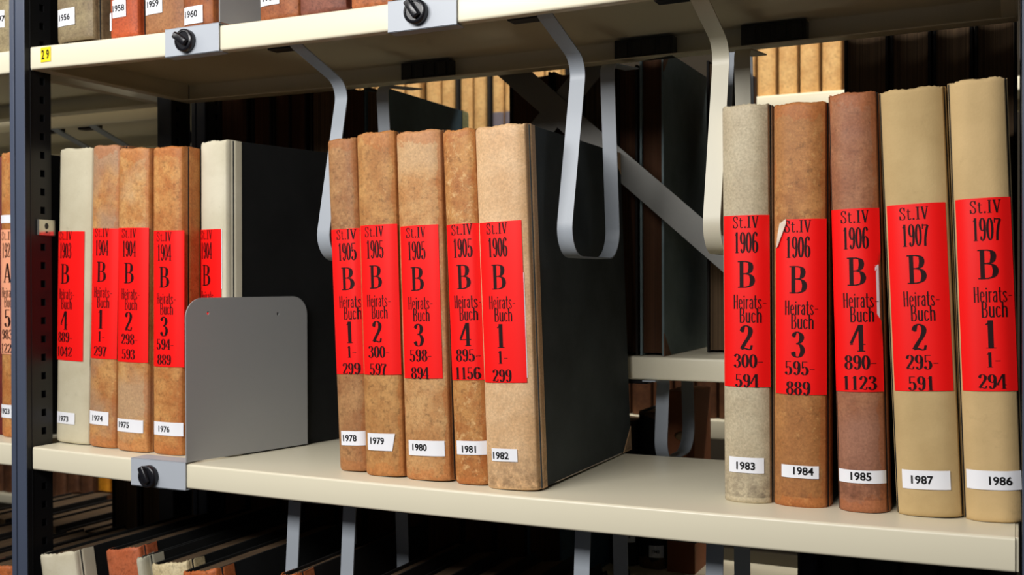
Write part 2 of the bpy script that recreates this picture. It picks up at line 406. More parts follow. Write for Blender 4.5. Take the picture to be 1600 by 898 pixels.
def flat_obj(name, bm, mat, parent):
    me = bpy.data.meshes.new(name); bm.to_mesh(me); bm.free(); me.materials.append(mat)
    o = bpy.data.objects.new(name, me); COL.objects.link(o); o.parent = parent; return o

def book(name, label, x, y, z, t, h, lean=0, rotz=0, D=.285, spine=None, board=None, pages=None, wrap=.035, corners=(), group=None, seed=0, back=False, wear=.0012, tipmat=None, bulge=(.0085, 3.0)):
    """half-bound volume; bulge is how far its spine rounds; back=True turns its fore-edge to the viewer's aisle (spine on the far side)"""
    global SHY, EXPO
    SHY, EXPO = bulge
    th = math.atan(lean); zz = z + (t*math.sin(th) if th > 0 else 0)
    if back: loc, rz = (x+t, y+D, z), math.pi+rotz
    else: loc, rz = (x, y, zz), rotz
    o = thing(name, label, 'book', loc, (0, (-th if back else th), rz), group)
    o.rotation_mode = 'XYZ'
    board = board or M['board']; pages = pages or M['pages']
    obj('front_board', board_mesh(t-.0032, t, h, D), board, o)
    obj('back_board', board_mesh(0, .0032, h, D), board, o)
    obj('page_block', pages_mesh(t, h, D), pages, o)
    s = obj('spine', spine_mesh(t, h, wrap, seed, wear=wear), spine, o); weld(s, 60)
    for side, end in corners:
        obj('leather_corner', corner_mesh(side, t, D, .0002 if end == 0 else h-.0004, end == 0), tipmat or spine, o)
    return o
def red_label(o, t, lab, bc, year, num, rng, last, mat=None, xl=None, xr=None, letter='B', word=('Heirats-', 'Buch')):
    x0, x1, z0, z1 = lab; x0 = max(x0, .0006)
    l = obj('spine_label', patch_mesh(t, x0, x1, z0, z1, .0006, xl=xl, xr=xr), mat or M['red'], o); weld(l, 50)
    cx, cz = bc; P = []
    def put(alpha, s, w, hgt, dx, zc):
        for q in glyph_polys(alpha, s, w, hgt): P.append([(cx+dx+a, cz+zc-hgt/2+b) for a, b in q])
    put(G, 'St.IV', .0255, .0115, -.0005, .0512)
    put(G, year, .0235, .0205, 0, .0312)
    put(G, letter, .0175, .0265, 0, 0)
    put(GG, word[0], .031, .0140, .0030, -.0268)
    put(GG, word[1], .0215, .0140, .0040, -.0402)
    put(G, num, .0135, .0250, .0000, -.0622)
    wd = .0082
    put(G, rng, wd*sum(G[c][0] for c in rng)/.5*.93, .0135, .0015, -.0847)
    put(G, last, wd*sum(G[c][0] for c in last)/.5*.93, .0130, 0, -.1040)
    flat_obj('lettering', polys_on_spine(P, t, .0008, x0, max(x1, t)), M['ink'], l)
    return l
def number_tag(o, t, tg, text, nc, hgt=.0082, skew=0, sx=1.0):
    x0, x1, z0, z1 = tg; x0 = max(x0, .0006)
    l = obj('number_tag', patch_mesh(t, x0, x1, z0, z1, .0008, nx=8, nz=4, xr=(lambda z: x1-skew*(1-(z-z0)/(z1-z0))) if skew else None), M['white'], o); weld(l, 50)
    vs, fs = sans(text); bm = bmesh.new()
    V = [bm.verts.new(on_spine(nc[0]+a*hgt*sx, nc[1]+b*hgt, t, .00105)) for a, b in vs]
    for f in fs: bm.faces.new([V[i] for i in f])
    flat_obj('lettering', bm, M['blacktext'], l)
    return l

# ------------------------------------------------------------------ shelving
W, DEP, H, T = 1.174, .2954, .5255, .030
def sag_at(x, y, s0, s1, w=W):
    u = max(0, min(1, x/w)); k = max(0, min(1, y/DEP)); return -(s0+(s1-s0)*k)*(1-(2*u-1)**2)
def shelf(name, label, x0, w, z, y0=0, dep=DEP, s0=0, s1=0, group=None, flip=False, t=T):
    """pressed steel shelf: top sheet, front and back lips with return flanges, end lips; it sags under load"""
    o = thing(name, label, 'shelf', (x0, y0, z), (0, 0, 0), group)
    g, r, fl = .0015, .003, .013
    arc = [(r-r*math.sin(a*math.pi/8), -r+r*math.cos(a*math.pi/8)) for a in range(5)]
    arcb = [(r-r*math.cos(a*math.pi/8), -t+r-r*math.sin(a*math.pi/8)) for a in range(5)]
    out = arc + arcb + [(fl, -t)]
    inn = [(fl, -t+g), (r, -t+g), (g, -t+r), (g, -g-.001), (g+.001, -g)]
    prof = out+inn; full = prof + [(dep-(a if abs(a-fl) > 1e-6 else .026), b) for a, b in reversed(prof)]
    bm = bmesh.new(); ns = 24; R = []
    for k in range(ns+1):
        x = .003+(w-.006)*k/ns
        R.append([bm.verts.new((x, a, b+sag_at(x/w*W, a/dep*DEP, s0, s1))) for a, b in full])
    m = len(full)
    for a, b in zip(R, R[1:]):
        for i in range(m): bm.faces.new((a[i], a[(i+1) % m], b[(i+1) % m], b[i]))
    bm.faces.new(R[0]); bm.faces.new(R[-1][::-1])
    s = obj('shelf_panel', bm, M['ivory'], o); weld(s, 50)
    for xa, xb, xf in ((.0, .003, .016), (w-.003, w, w-.016)):
        e = bmesh.new(); box(e, min(xa, xb), max(xa, xb), .003, dep-.003, -t+.0002, -.0006, .0006)
        box(e, min(xa, xf), max(xa, xf), .0135, dep-.0135, -t+.0004, -t+.0019, .0003)
        obj('end_lip', e, M['ivory'], o)
    return o
def upright(label, x0, x1, ya, yb, z0, z1, inward=1, group=None):
    """slotted two-post upright frame; posts of folded section, slots in the flange that faces the shelf"""
    o = thing('upright_frame', label, 'shelf post', ((x0+x1)/2, 0, z0), (0, 0, 0), group)
    cx = (x0+x1)/2; hw = (x1-x0)/2; Hh = z1-z0
    for (y0, y1, front) in ((ya, ya+.042, True), (yb-.042, yb, False)):
        bm = bmesh.new()
        # face: two raised folds with a groove between
        f0, f1 = (y0, y0+.002) if front else (y1-.002, y1)
        gx = -hw+.30*2*hw
        box(bm, -hw, gx, f0, f1, 0, Hh, .0006); box(bm, gx+.0035, hw, f0, f1, 0, Hh, .0006)
        box(bm, gx, gx+.0035, f0+(.002 if front else -.002), f1+(.002 if front else -.002), 0, Hh)
        p = obj('post', bm, M['post'], o)
        fb = bmesh.new()
        for s in (-1, 1):
            xs = (hw-.0016, hw) if s > 0 else (-hw, -hw+.0016)
            a0, a1 = (y0+.002, y1) if front else (y0, y1-.002)
            # slotted flange: solid bands beside and between the slots
            ym = (a0+a1)/2+(.006 if front else -.006); sw = .0036
            box(fb, xs[0], xs[1], a0, ym-sw, 0, Hh); box(fb, xs[0], xs[1], ym+sw, a1, 0, Hh)
            k = 0; zz = 0
            while zz < Hh:
                box(fb, xs[0], xs[1], ym-sw, ym+sw, zz, min(zz+.0150, Hh)); zz += .0245
            if s > 0:   # raised fold that catches the light
                box(fb, xs[1]-.0006, xs[1]+.0006, a0+.007 if front else a1-.008, a0+.0085 if front else a1-.0065, 0, Hh)
        e = .0016
        box(fb, -hw+e, hw-e, (y1-.0016 if front else y0), (y1 if front else y0+.0016), 0, Hh)
        obj('slotted_flange', fb, M['postblack'], p)
    return o

# ---- floor of the store room
wl = obj('wall_back', box(bmesh.new(), -8, 5, 3.4, 3.5, -1.30, 2.6), paint('store_room_wall', (84, 74, 60), .8, .05, 20, .1)); tag(wl, kind='structure')
fl = obj('floor', box(bmesh.new(), -8, 5, -3, 3.5, -1.35, -1.30), paint('grey_linoleum', (84, 78, 70), .5, .08, 30, .1)); tag(fl, kind='structure')

FZ = -1.30
upright('dark blue grey slotted upright at the left end of the front shelves', -.0275, .0005, -.006, .302, FZ, 1.2)
upright('dark upright just inside the right edge of the photo', 1.1765, 1.2045, -.006, .302, FZ, 1.2)
upright('dark upright of the rack behind, seen past the left upright', -.0275, .0005, .334, .642, FZ, 1.2)
upright('dark upright of the rack behind, beyond the right hand books', 1.1765, 1.2045, .334, .642, FZ, 1.2)

XS = .0025; WS = 1.1715
up = shelf('steel_shelf', 'ivory steel shelf at the top with the yellow 29 sticker', XS, WS, H, 0, DEP, .0075, .0037)
shelf('steel_shelf', 'ivory steel shelf carrying the red labelled registers across the middle', XS, WS, 0, 0, DEP, .0048, .0037)
shelf('steel_shelf', 'ivory steel shelf low down under the bottom row of books', XS, WS, -H, 0, DEP, .003, .003)
shelf('steel_shelf', 'ivory shelf end at the left edge beside the 29 shelf', -1.205, 1.1765, H-.001)
shelf('steel_shelf', 'ivory shelf end at the left edge under the salmon labelled book', -1.205, 1.1765, .002)
shelf('steel_shelf', 'lowest shelf of the bay at the left edge', -1.205, 1.1765, -H)
BY = .336
shelf('steel_shelf', 'ivory shelf of the rack behind in the gap beside the black board', XS, WS, .117, BY)
shelf('steel_shelf', 'upper shelf of the rack behind the front shelves', XS, WS, .6425, BY)
shelf('steel_shelf', 'lower shelf of the rack behind the front shelves', XS, WS, -.2150, BY)
shelf('steel_shelf', 'shelf of the rack behind seen above the four leftmost registers', -1.205, 1.1765, .515, BY)
shelf('steel_shelf', 'lower shelf of the rack behind the left bay', -1.205, 1.1765, -.42, BY)

# 29 sticker on the top shelf's front
st = bmesh.new(); box(st, .0225, .0405, -.0009, -.0001, -.0225, -.0035)
s29 = obj('shelf_sticker', st, M['yellow'], up, label='yellow number sticker')
bm = bmesh.new()
for ch, cx in (('2', .0268), ('9', .0355)):
    vs, fs = sans(ch); V = [bm.verts.new((cx+a*.0125*.62, -.00125, -.013+b*.0125)) for a, b in vs]
    for f in fs: bm.faces.new([V[i] for i in f])
flat_obj('lettering', bm, M['blacktext'], s29)

# small zinc clip hooked into the left upright
c = thing('post_clip', 'small shiny metal clip hooked into the left upright', 'clip', (.0012, .013, .279))
bm = bmesh.new(); box(bm, 0, .0012, 0, .0275, 0, .021, .0004); box(bm, 0, .004, -.0012, 0, 0, .021, .0004)
obj('clip_plate', bm, M['clip'], c)
bm = bmesh.new(); prism(bm, [(.0135+.0028*math.cos(a*math.pi/8), .0125+.0042*math.sin(a*math.pi/8)) for a in range(16)], 'x', .0010, .0016)
prism(bm, [(.0135+.0013*math.cos(a*math.pi/5), .0045+.0013*math.sin(a*math.pi/5)) for a in range(10)], 'x', .0010, .0016)
obj('clip_hole', bm, M['black'], c)

# ---- clamped book ends: bracket round the shelf lip, knob, standing plate
def rounded_plate(L, Hh, r, holes, th):
    cu = bpy.data.curves.new('tmp_plate', 'CURVE'); cu.dimensions = '2D'; cu.fill_mode = 'BOTH'; cu.extrude = th/2
    def poly(pts):
        s = cu.splines.new('POLY'); s.points.add(len(pts)-1); s.use_cyclic_u = True
        for q, p in zip(pts, s.points): p.co = (q[0], q[1], 0, 1)
    pts = [(0, 0), (L, 0)]
    pts += [(L-r+r*math.cos(a*math.pi/16), Hh-r+r*math.sin(a*math.pi/16)) for a in range(9)]
    pts += [(r-r*math.sin(a*math.pi/16), Hh-r+r*math.cos(a*math.pi/16)) for a in range(9)]
    poly(pts)
    for hx, hz, a, b in holes: poly([(hx+a*math.cos(-k*math.pi/8), hz+b*math.sin(-k*math.pi/8)) for k in range(16)])
    o = bpy.data.objects.new('tmp_plate', cu); COL.objects.link(o)
    dg = bpy.context.evaluated_depsgraph_get(); me = bpy.data.meshes.new_from_object(o.evaluated_get(dg))
    bm = bmesh.new(); bm.from_mesh(me)
    for v in bm.verts: v.co = Vector((v.co.z, v.co.x, v.co.y))     # curve plane -> the plate's Y-Z plane
    bmesh.ops.remove_doubles(bm, verts=bm.verts[:], dist=1e-6)
    bpy.data.objects.remove(o); bpy.data.curves.remove(cu); bpy.data.meshes.remove(me)
    return bm
def bookend(label, xl, xr, z, knob, ang, yaw, plate=True):
    o = thing('clamped_book_end', label, 'book end', (xr, 0, z))
    bm = bmesh.new(); w = xr-xl
    box(bm, -w, 0, -.0028, -.0008, -T-.0030, .0014, .0005)          # face over the lip
    box(bm, -w, 0, -.0028, .014, -T-.0030, -T-.0014, .0005)         # folded under the lip
    box(bm, -w, 0, -.0028, .024, .0003, .0014, .0004)               # tongue on the shelf top
    obj('clamp_bracket', bm, M['grey'], o)
    k = lathe(bmesh.new(), [(0, 0), (.0124, 0), (.0135, .001), (.0135, .0070), (.0125, .0082), (.0104, .0086), (.0098, .0076), (0, .0076)], 36)
    kn = obj('clamp_knob', k, M['knob'], o); kn.location = (knob[0]-xr, -.0028, knob[1]-z); weld(kn, 40)
    b = bmesh.new(); box(b, -.0138, .0085, -.0130, -.0070, -.0044, .0044, .0020)
    g = obj('knob_bar', b, M['knob'], kn); weld(g, 50); g.rotation_euler = (0, math.radians(ang), 0)
    if plate:
        bp = rounded_plate(.1865, .198, .024, [(.0315, .179, .0017, .0024), (.1380, .1755, .0017, .0024)], .0016)
        pl = obj('standing_plate', bp, M['plate'], o); weld(pl, 40)
        pl.location = (.0012, -.0028, .0016); pl.rotation_euler = (0, 0, -yaw)
    return o
bookend('grey plate book end with black clamp knob standing beside register 1976', .181, .2690, -.0027, (.2135, -.0215), 62, math.radians(13.6))
bookend('grey book end clamped to the top shelf, right of the 29 sticker', .2400, .3235, .5210, (.2752, .5048), 32, math.radians(13))
bookend('grey book end with black knob clamped at the middle of the top shelf edge', .5575, .6425, .5178, (.5952, .5032), 55, math.radians(3))

# ---- hanging strip supports under the shelves
def hanger(label, x, z, mat=None, y0=0, group=None, low=False, drop=.254, clip_x=-.045):
    o = thing('hanging_book_support', label, 'book support', (x, y0, z), (0, 0, 0), group)
    pts = [(.004, -.0035), (.018, -.010), (.106, -.039), (.056, -.254), (.215, -.254), (.194, -.0245), (.283, -.0145)]
    if low: pts = [(.004, -.0035), (.067, -.0045), (.052, -drop), (.190, -drop), (.180, -.0045), (.283, -.0045)]
    bm = strip_mesh(bmesh.new(), fillet(pts, [.008, .03, .034, .010] if low else [.01, .024, .03, .034, .012], 8), -.0088, .0088, .0016)
    st_ = obj('steel_strip', bm, mat or M['strip'], o); weld(st_, 40)
    bm = bmesh.new(); box(bm, -.020, .056, .2735, .2925, -.0040, .0215, .001)
    for k in range(4): box(bm, -.014+k*.018, -.002+k*.018, .272, .275, .0, .018, .0008)
    obj('slide_clip', bm, M['black'], o)
    bm = bmesh.new(); box(bm, clip_x, clip_x+.040, .016, .034, -.0085, .015, .001)
    obj('slide_clip', bm, M['black'], o)
    return o
ZU = H-.0235
hanger('grey strip loop hanging left of register 1978', .4245, ZU-.006)
hanger('grey strip loop hanging against the black board of register 1982', .7370, ZU-.006)
hanger('beige strip loop hanging just left of register 1983', .8965, ZU-.004, M['beige_strip'])
ZL = -.0265
hanger('grey strip loop below the middle shelf, leftmost of four', .3790, ZL-.004, low=True, drop=.20)
hanger('grey strip loop below the middle shelf under register 1978, second of four', .4590, ZL-.0045, low=True, drop=.20)
hanger('grey strip loop below the middle shelf, third of four', .7560, ZL-.004, low=True, drop=.20)
hanger('grey strip loop below the middle shelf under register 1983, fourth of four', .8985, ZL-.003, low=True)

# ------------------------------------------------------------------ the red-labelled registers
LM = {}
def mk(k, h, t):
    d = {
     1973: lambda: cloth('ivory_cloth_a', (206, 198, 172), (190, 180, 152)),
     1974: lambda: leather('tan_leather_a', (204, 152, 92), (178, 116, 66), (212, 172, 122), (182, 104, 50), h, t, patch=(170, 136, 108)),
     1975: lambda: leather('tan_leather_b', (210, 160, 100), (186, 124, 68), (216, 180, 132), (188, 108, 52), h, t, patch=(192, 158, 122)),
     1976: lambda: leather('tan_leather_c', (206, 150, 88), (182, 114, 60), (214, 170, 116), (180, 98, 44), h, t),
     1977: lambda: cloth('ivory_cloth_b', (216, 209, 186), (200, 192, 166)),
     1978: lambda: leather('brown_leather_a', (180, 134, 88), (158, 108, 68), (198, 160, 114), (174, 106, 56), h, t, fine=160),
     1979: lambda: leather('brown_leather_b', (198, 148, 90), (174, 120, 68), (212, 168, 110), (186, 110, 54), h, t, fine=160),
     1980: lambda: leather('tan_leather_d', (208, 162, 108), (188, 134, 82), (216, 180, 130), (184, 104, 50), h, t, patch=(202, 166, 124)),
     1981: lambda: leather('scuffed_leather', (198, 144, 84), (174, 110, 58), (228, 186, 128), (176, 100, 48), h, t, scuff_lo=.54),
     1982: lambda: leather('pale_calf', (224, 186, 142), (212, 170, 124), (230, 198, 156), None, h, t, rough=.5, bs=.25, scuff_lo=.7, stain=(.002, .05, (120, 92, 66)), mott=.12),
     1983: lambda: leather('greyish_vellum', (200, 186, 156), (188, 172, 142), (210, 196, 170), None, h, t, rough=.55, bs=.2, scuff_lo=.7, stain=(.006, .04, (84, 70, 60)), mott=.12),
     1984: lambda: leather('brown_leather_c', (192, 134, 78), (166, 108, 60), (212, 162, 100), (182, 100, 46), h, t, patch=(174, 120, 70), stain=(.01, .06, (120, 74, 44)), scuff_lo=.57),
     1985: lambda: leather('plum_brown_leather', (172, 118, 84), (156, 100, 70), (186, 132, 90), (172, 96, 50), h, t, patch=(162, 114, 92), stain=(.012, .07, (100, 60, 42)), mott=.35),
     1987: lambda: cloth('sand_cloth_a', (204, 176, 126), (186, 158, 110)),
     1986: lambda: cloth('sand_cloth_b', (208, 178, 128), (190, 162, 114)),
    }
    return d[k]()
REG = {
1973: dict(x=-0.0009,y=0.0380,t=0.0620,h=0.3943,lean=0.0261,sh=0.0045,lab=(0.0008,0.0521,0.1106,0.2834),tag=(0.0052,0.0400,0.0256,0.0409),bc=(0.0183,0.2262),nc=(0.0197, 0.0322)),
1974: dict(x=0.0623,y=0.0355,t=0.0495,h=0.3957,lean=0.0278,sh=0.0045,lab=(0.0053,0.0490,0.1162,0.2868),tag=(0.0049,0.0396,0.0294,0.0469),bc=(0.0239,0.23),nc=(0.0212, 0.0377)),
1975: dict(x=0.1177,y=0.0305,t=0.0544,h=0.3894,lean=0.0156,sh=0.0045,lab=(0.0030,0.0539,0.1147,0.2869),tag=(0.0043,0.0485,0.0247,0.0411),bc=(0.0247,0.2288),nc=(0.0177, 0.0336)),
1976: dict(x=0.1768,y=0.0340,t=0.0500,h=0.3893,lean=0.0066,sh=0.0045,lab=(0.0041,0.0528,0.1112,0.2831),tag=(0.0056,0.0513,0.0245,0.0413),bc=(0.0238,0.2242),nc=(0.0238, 0.0325)),
1978: dict(x=0.4573,y=0.0413,t=0.0421,h=0.3861,lean=-0.0418,sh=0.006,lab=(0.0041,0.0416,0.1124,0.2806),tag=(0.0088,0.0408,0.0300,0.0465),bc=(0.0261,0.2227),nc=(0.0209, 0.0383)),
1979: dict(x=0.5006,y=0.0306,t=0.0528,h=0.3892,lean=-0.0288,sh=0.006,lab=(0.0049,0.0523,0.1144,0.2837),tag=(0.0082,0.0441,0.0290,0.0483),bc=(0.0254,0.2249),nc=(0.0216, 0.0398)),
1980: dict(x=0.5551,y=0.0288,t=0.0587,h=0.3867,lean=-0.0302,sh=0.006,lab=(0.0048,0.0532,0.1124,0.2815),tag=(0.0088,0.0530,0.0273,0.0441),bc=(0.0267,0.2226),nc=(0.0234, 0.0365)),
1981: dict(x=0.6186,y=0.0283,t=0.0423,h=0.3851,lean=-0.0395,sh=0.006,lab=(0.0032,0.0418,0.1128,0.2819),tag=(0.0068,0.0418,0.0324,0.0472),bc=(0.0234,0.2244),nc=(0.0222, 0.0385)),
1982: dict(x=0.6621,y=0.0193,t=0.0610,h=0.3844,lean=-0.0361,sh=0.006,lab=(0.0039,0.0534,0.1126,0.2823),tag=(0.0103,0.0405,0.0298,0.0432),bc=(0.0260,0.224),nc=(0.0213, 0.0358)),
1983: dict(x=0.9084,y=0.0537,t=0.0478,h=0.3918,lean=-0.0046,sh=0.0085,lab=(0.0027,0.0473,0.1142,0.2826),tag=(0.0078,0.0411,0.0300,0.0452),bc=(0.0258,0.2246),nc=(0.0243, 0.0369)),
1984: dict(x=0.9574,y=0.0536,t=0.0518,h=0.3895,lean=0.0001,sh=0.0085,lab=(0.0039,0.0512,0.1087,0.2771),tag=(0.0098,0.0441,0.0286,0.0407),bc=(0.0257,0.2189),nc=(0.0304, 0.0355)),
1985: dict(x=1.0197,y=0.0496,t=0.0445,h=0.3934,lean=-0.0239,sh=0.0085,lab=(0.0008,0.0440,0.1129,0.2840),tag=(0.0022,0.0440,0.0277,0.0397),bc=(0.0229,0.2252),nc=(0.0223, 0.0341)),
1987: dict(x=1.0719,y=0.0507,t=0.0568,h=0.3924,lean=-0.0403,sh=0.0085,lab=(0.0034,0.0532,0.1147,0.2857),tag=(0.0069,0.0475,0.0252,0.0424),bc=(0.0270,0.2258),nc=(0.0241, 0.0338)),
1986: dict(x=1.1299,y=0.0492,t=0.0482,h=0.3953,lean=-0.0356,sh=0.0085,lab=(0.0030,0.0477,0.1165,0.2882),tag=(0.0035,0.0477,0.0290,0.0459),bc=(0.0273,0.2291),nc=(0.0307, 0.0372)),
1977: dict(x=.2285,y=.0640,t=.0535,h=.3965,lean=.004,lab=(.0012,.0465,.1150,.2850),tag=None,bc=(.0185,.2270),nc=None,rotz=-.21,sh=.0045),
}
TXT = {1973: ('1903', '4', '889-', '1042'), 1974: ('1904', '1', '1-', '297'), 1975: ('1904', '2', '298-', '593'), 1976: ('1904', '3', '594-', '889'), 1977: ('1904', '4', '890-', '1042'),
 1978: ('1905', '1', '1-', '299'), 1979: ('1905', '2', '300-', '597'), 1980: ('1905', '3', '598-', '894'), 1981: ('1905', '4', '895-', '1156'), 1982: ('1906', '1', '1-', '299'),
 1983: ('1906', '2', '300-', '594'), 1984: ('1906', '3', '595-', '889'), 1985: ('1906', '4', '890-', '1123'), 1987: ('1907', '2', '295-', '591'), 1986: ('1907', '1', '1-', '294')}
LOOK = {1973: 'ivory cloth register beside the left upright', 1974: 'tan leather register second from the left upright', 1975: 'tan leather register third from the left upright', 1976: 'tan leather register left of the grey plate', 1977: 'ivory spined register half hidden behind the grey plate, red label 1904',
 1978: 'narrow brown leather register', 1979: 'brown leather register', 1980: 'wide tan leather register', 1981: 'narrow scuffed tan leather register', 1982: 'pale calf register showing its black board',
 1983: 'greyish vellum register', 1984: 'brown leather register with torn label corner', 1985: 'plum brown leather register', 1987: 'sand cloth register left of the last one', 1986: 'sand cloth register at the right end'}
for k, d in REG.items():
    t, h = d['t'], d['h']
    lbl = LOOK[k] if k == 1977 else '%s, red label %s, number %d' % (LOOK[k], TXT[k][0], k)
    cor = ((1, 0), (1, 1)) if k in (1977, 1982) else ((1, 1),)
    o = book('register_book', lbl, d['x'], d['y'], sag_at(d['x'], d['y'], .0048, .0037)+.0003, t, h, d['lean'], d.get('rotz', 0), .298 if k == 1982 else .265 if k == 1977 else .27, mk(k, h, t), M['boardgrey'] if k == 1982 else None, seed=k,
             group='red labelled registers on the middle shelf', corners=cor, wrap=.027 if k in (1982, 1977) else .034, bulge=(d['sh'], 4.0 if d['sh'] < .008 else 3.0),
             tipmat=mk(1976, h, t) if k in (1977,) else None)
    xl = xr = None
    x0, x1, z0, z1 = d['lab']
    if k == 1984: xl = lambda z, x0=x0, z1=z1: x0+max(0, (z-(z1-.028))/.028)*.011
    if k == 1985: xr = lambda z, x1=x1, z1=z1: x1-(.0045 if .055 < z1-z < .105 else .0045*max(0, 1-abs(z1-z-.08)/.035) if .045 < z1-z < .115 else 0)
    y_, n_, r_, l_ = TXT[k]
    L_ = red_label(o, t, d['lab'], d['bc'], y_, n_, r_, l_, xl=xl, xr=xr)
    if k == 1984:
        bm = bmesh.new(); P = [(x0, z1-.028), (x0+.0035, z1-.026), (x0+.0115, z1-.004), (x0+.0105, z1+.0006), (x0+.004, z1-.004), (x0+.002, z1-.014)]
        A = [bm.verts.new(on_spine(a, b, t, .0006+.0022*(i in (1, 2)))) for i, (a, b) in enumerate(P)]
        B = [bm.verts.new(on_spine(a, b, t, .0003+.0018*(i in (1, 2)))) for i, (a, b) in enumerate(P)]
        bm.faces.new(A); bm.faces.new(B[::-1])
        for i in range(6): bm.faces.new((A[i], B[i], B[(i+1) % 6], A[(i+1) % 6]))
        obj('torn_flap', bm, M['torn'], L_, label='peeled white paper corner')
    if k == 1985:
        obj('torn_flap', patch_mesh(t, x1-.0050, x1-.0022, z1-.112, z1-.050, .00045, nx=3, nz=12), M['white'], L_, label='white torn strip')
    if k in (1977, 1982):
        za, zb = (z0+.005, z0+.115) if k == 1982 else (z1-.075, z1)
        obj('torn_edge', patch_mesh(t, x1-.0006, x1+.0008, za, zb, .00035, nx=2, nz=18, xl=lambda z, x1=x1: x1-.0012+.0008*math.sin(z*310)*math.sin(z*127+1)), M['white'], L_, label='white worn paper edge')
    if k == 1982:
        obj('worn_edge', box(bmesh.new(), t-.0002, t+.0003, .050, .262, .0004, .0014), M['torn'], o, label='pale worn lower board edge')
    if d['tag']: number_tag(o, t, d['tag'], str(k), d['nc'], .0078, skew=.0035 if k == 1979 else 0)

# ------------------------------------------------------------------ books on the top shelf (only their feet are in view)
UP = [
 # x, t, y, colours, tag text, tag x0, x1, z0, z1
 ('olive grey register', .0500, .0640, -.004, ('olive_calf', (150, 134, 100), (128, 110, 82)), '1956', (.002, .0345, .0205, .0425), (.0155, .0315)),
 ('orange red register', .1350, .0470, .004, ('orange_red_leather', (196, 92, 50), (178, 78, 40)), '1958', (.006, .0295, .0255, .0480), (.0165, .0370)),
 ('mid brown register', .1935, .0640, .004, ('brown_calf_a', (168, 116, 74), (150, 98, 62)), '1959', (.0015, .0310, .0245, .0470), (.0150, .0370)),
 ('dark orange register', .2640, .0460, -.004, ('orange_brown_calf', (166, 96, 48), (142, 76, 40)), '1960', (.0010, .0315, .0040, .0250), (.0130, .0160)),
 ('white labelled register half behind the grey plate', .3115, .0205, .024, ('pale_vellum', (196, 186, 160), (180, 168, 140)), '1961', (.0010, .0195, .0010, .0420), (.0115, .0230)),
 ('reddish brown register', .3730, .0560, .004, ('red_brown_calf', (164, 98, 58), (142, 78, 44)), '1962', (.0005, .0300, .0170, .0420), (.0150, .0260)),
 ('purple brown register', .4320, .0640, .002, ('purple_brown_calf', (138, 84, 66), (116, 66, 52)), None, None, None),
 ('rusty brown register', .5010, .0540, .004, ('rust_calf', (180, 108, 64), (156, 86, 46)), None, None, None),
]
for i, (lk, x, t, y, (mn, c1, c2), num, tg, nc) in enumerate(UP):
    m = leather(mn, c1, c2, tuple(min(255, v*1.15) for v in c1), None, .39, t)
    lab = lk + (' above the 29 shelf edge with tag %s' % num if num else ' on the top shelf between the two clamps, without a tag')
    x -= .003; t += .002
    if tg: tg = (tg[0]+.003, tg[1]+.003)+tg[2:]; nc = (nc[0]+.0035, nc[1])
    o = book('register_book', lab, x, y+.006, H+sag_at(x, y, .0075, .0037)+.0016, t, .385, -.01, 0, .27, m, seed=30+i, group='registers on the top shelf', bulge=(.0045, 4))
    if num:
        number_tag(o, t, tg, num, nc, .0085)
        if num == '1958':
            l = obj('number_tag', patch_mesh(t, .0006, .0062, .011, .0335, .0006, nx=3, nz=3), M['white'], o, label='older white tag beneath')

# ------------------------------------------------------------------ left bay
o = book('register_book', 'tan register with salmon label A at the left edge', -.1035, .0350, .0023, .0500, .394, .004, 0, .27, mk(1976, .394, .05), seed=61, bulge=(.0045, 4))
red_label(o, .05, (.0010, .0480, .1150, .2870), (.0190, .2270), '1921', '5', '983-', '1229', mat=M['pink'], letter='A', word=('Heirats-', 'Buch'))
obj('spine_band', patch_mesh(.05, .001, .049, .296, .307, .0006, nx=8, nz=3), M['white'], o, label='pale band above the label')
number_tag(o, .05, (.0010, .0400, .0270, .0450), '1923', (.0140, .0360), .0078)
book('register_book', 'dark red book at the very left edge beside the salmon label', -.1520, .045, .0023, .0460, .392, .004, 0, .27, leather('dark_red_leather', (120, 34, 28), (96, 24, 22), (140, 60, 46), None), seed=62)
o = book('register_book', 'olive grey register on the top shelf left of the upright', -.0960, .006, H, .0580, .385, 0, 0, .27, leather('olive_calf_b', (168, 154, 118), (148, 132, 98), (180, 168, 130), None), seed=63, bulge=(.0045, 4))
for i in range(5):  # out-of-view books added to keep lamp light off the rack behind
    book('register_book', ['second', 'third', 'fourth', 'fifth', 'sixth'][i]+' unseen register off the left end of the top shelf, added to block light', -.157-.061*i, .006, H, .058, .385, 0, 0, .27, mk(1976, .385, .058), seed=64+i, group='unseen registers added to block light')
number_tag(o, .058, (.006, .0560, .0330, .0560), '1976', (.0400, .0450), .0085)

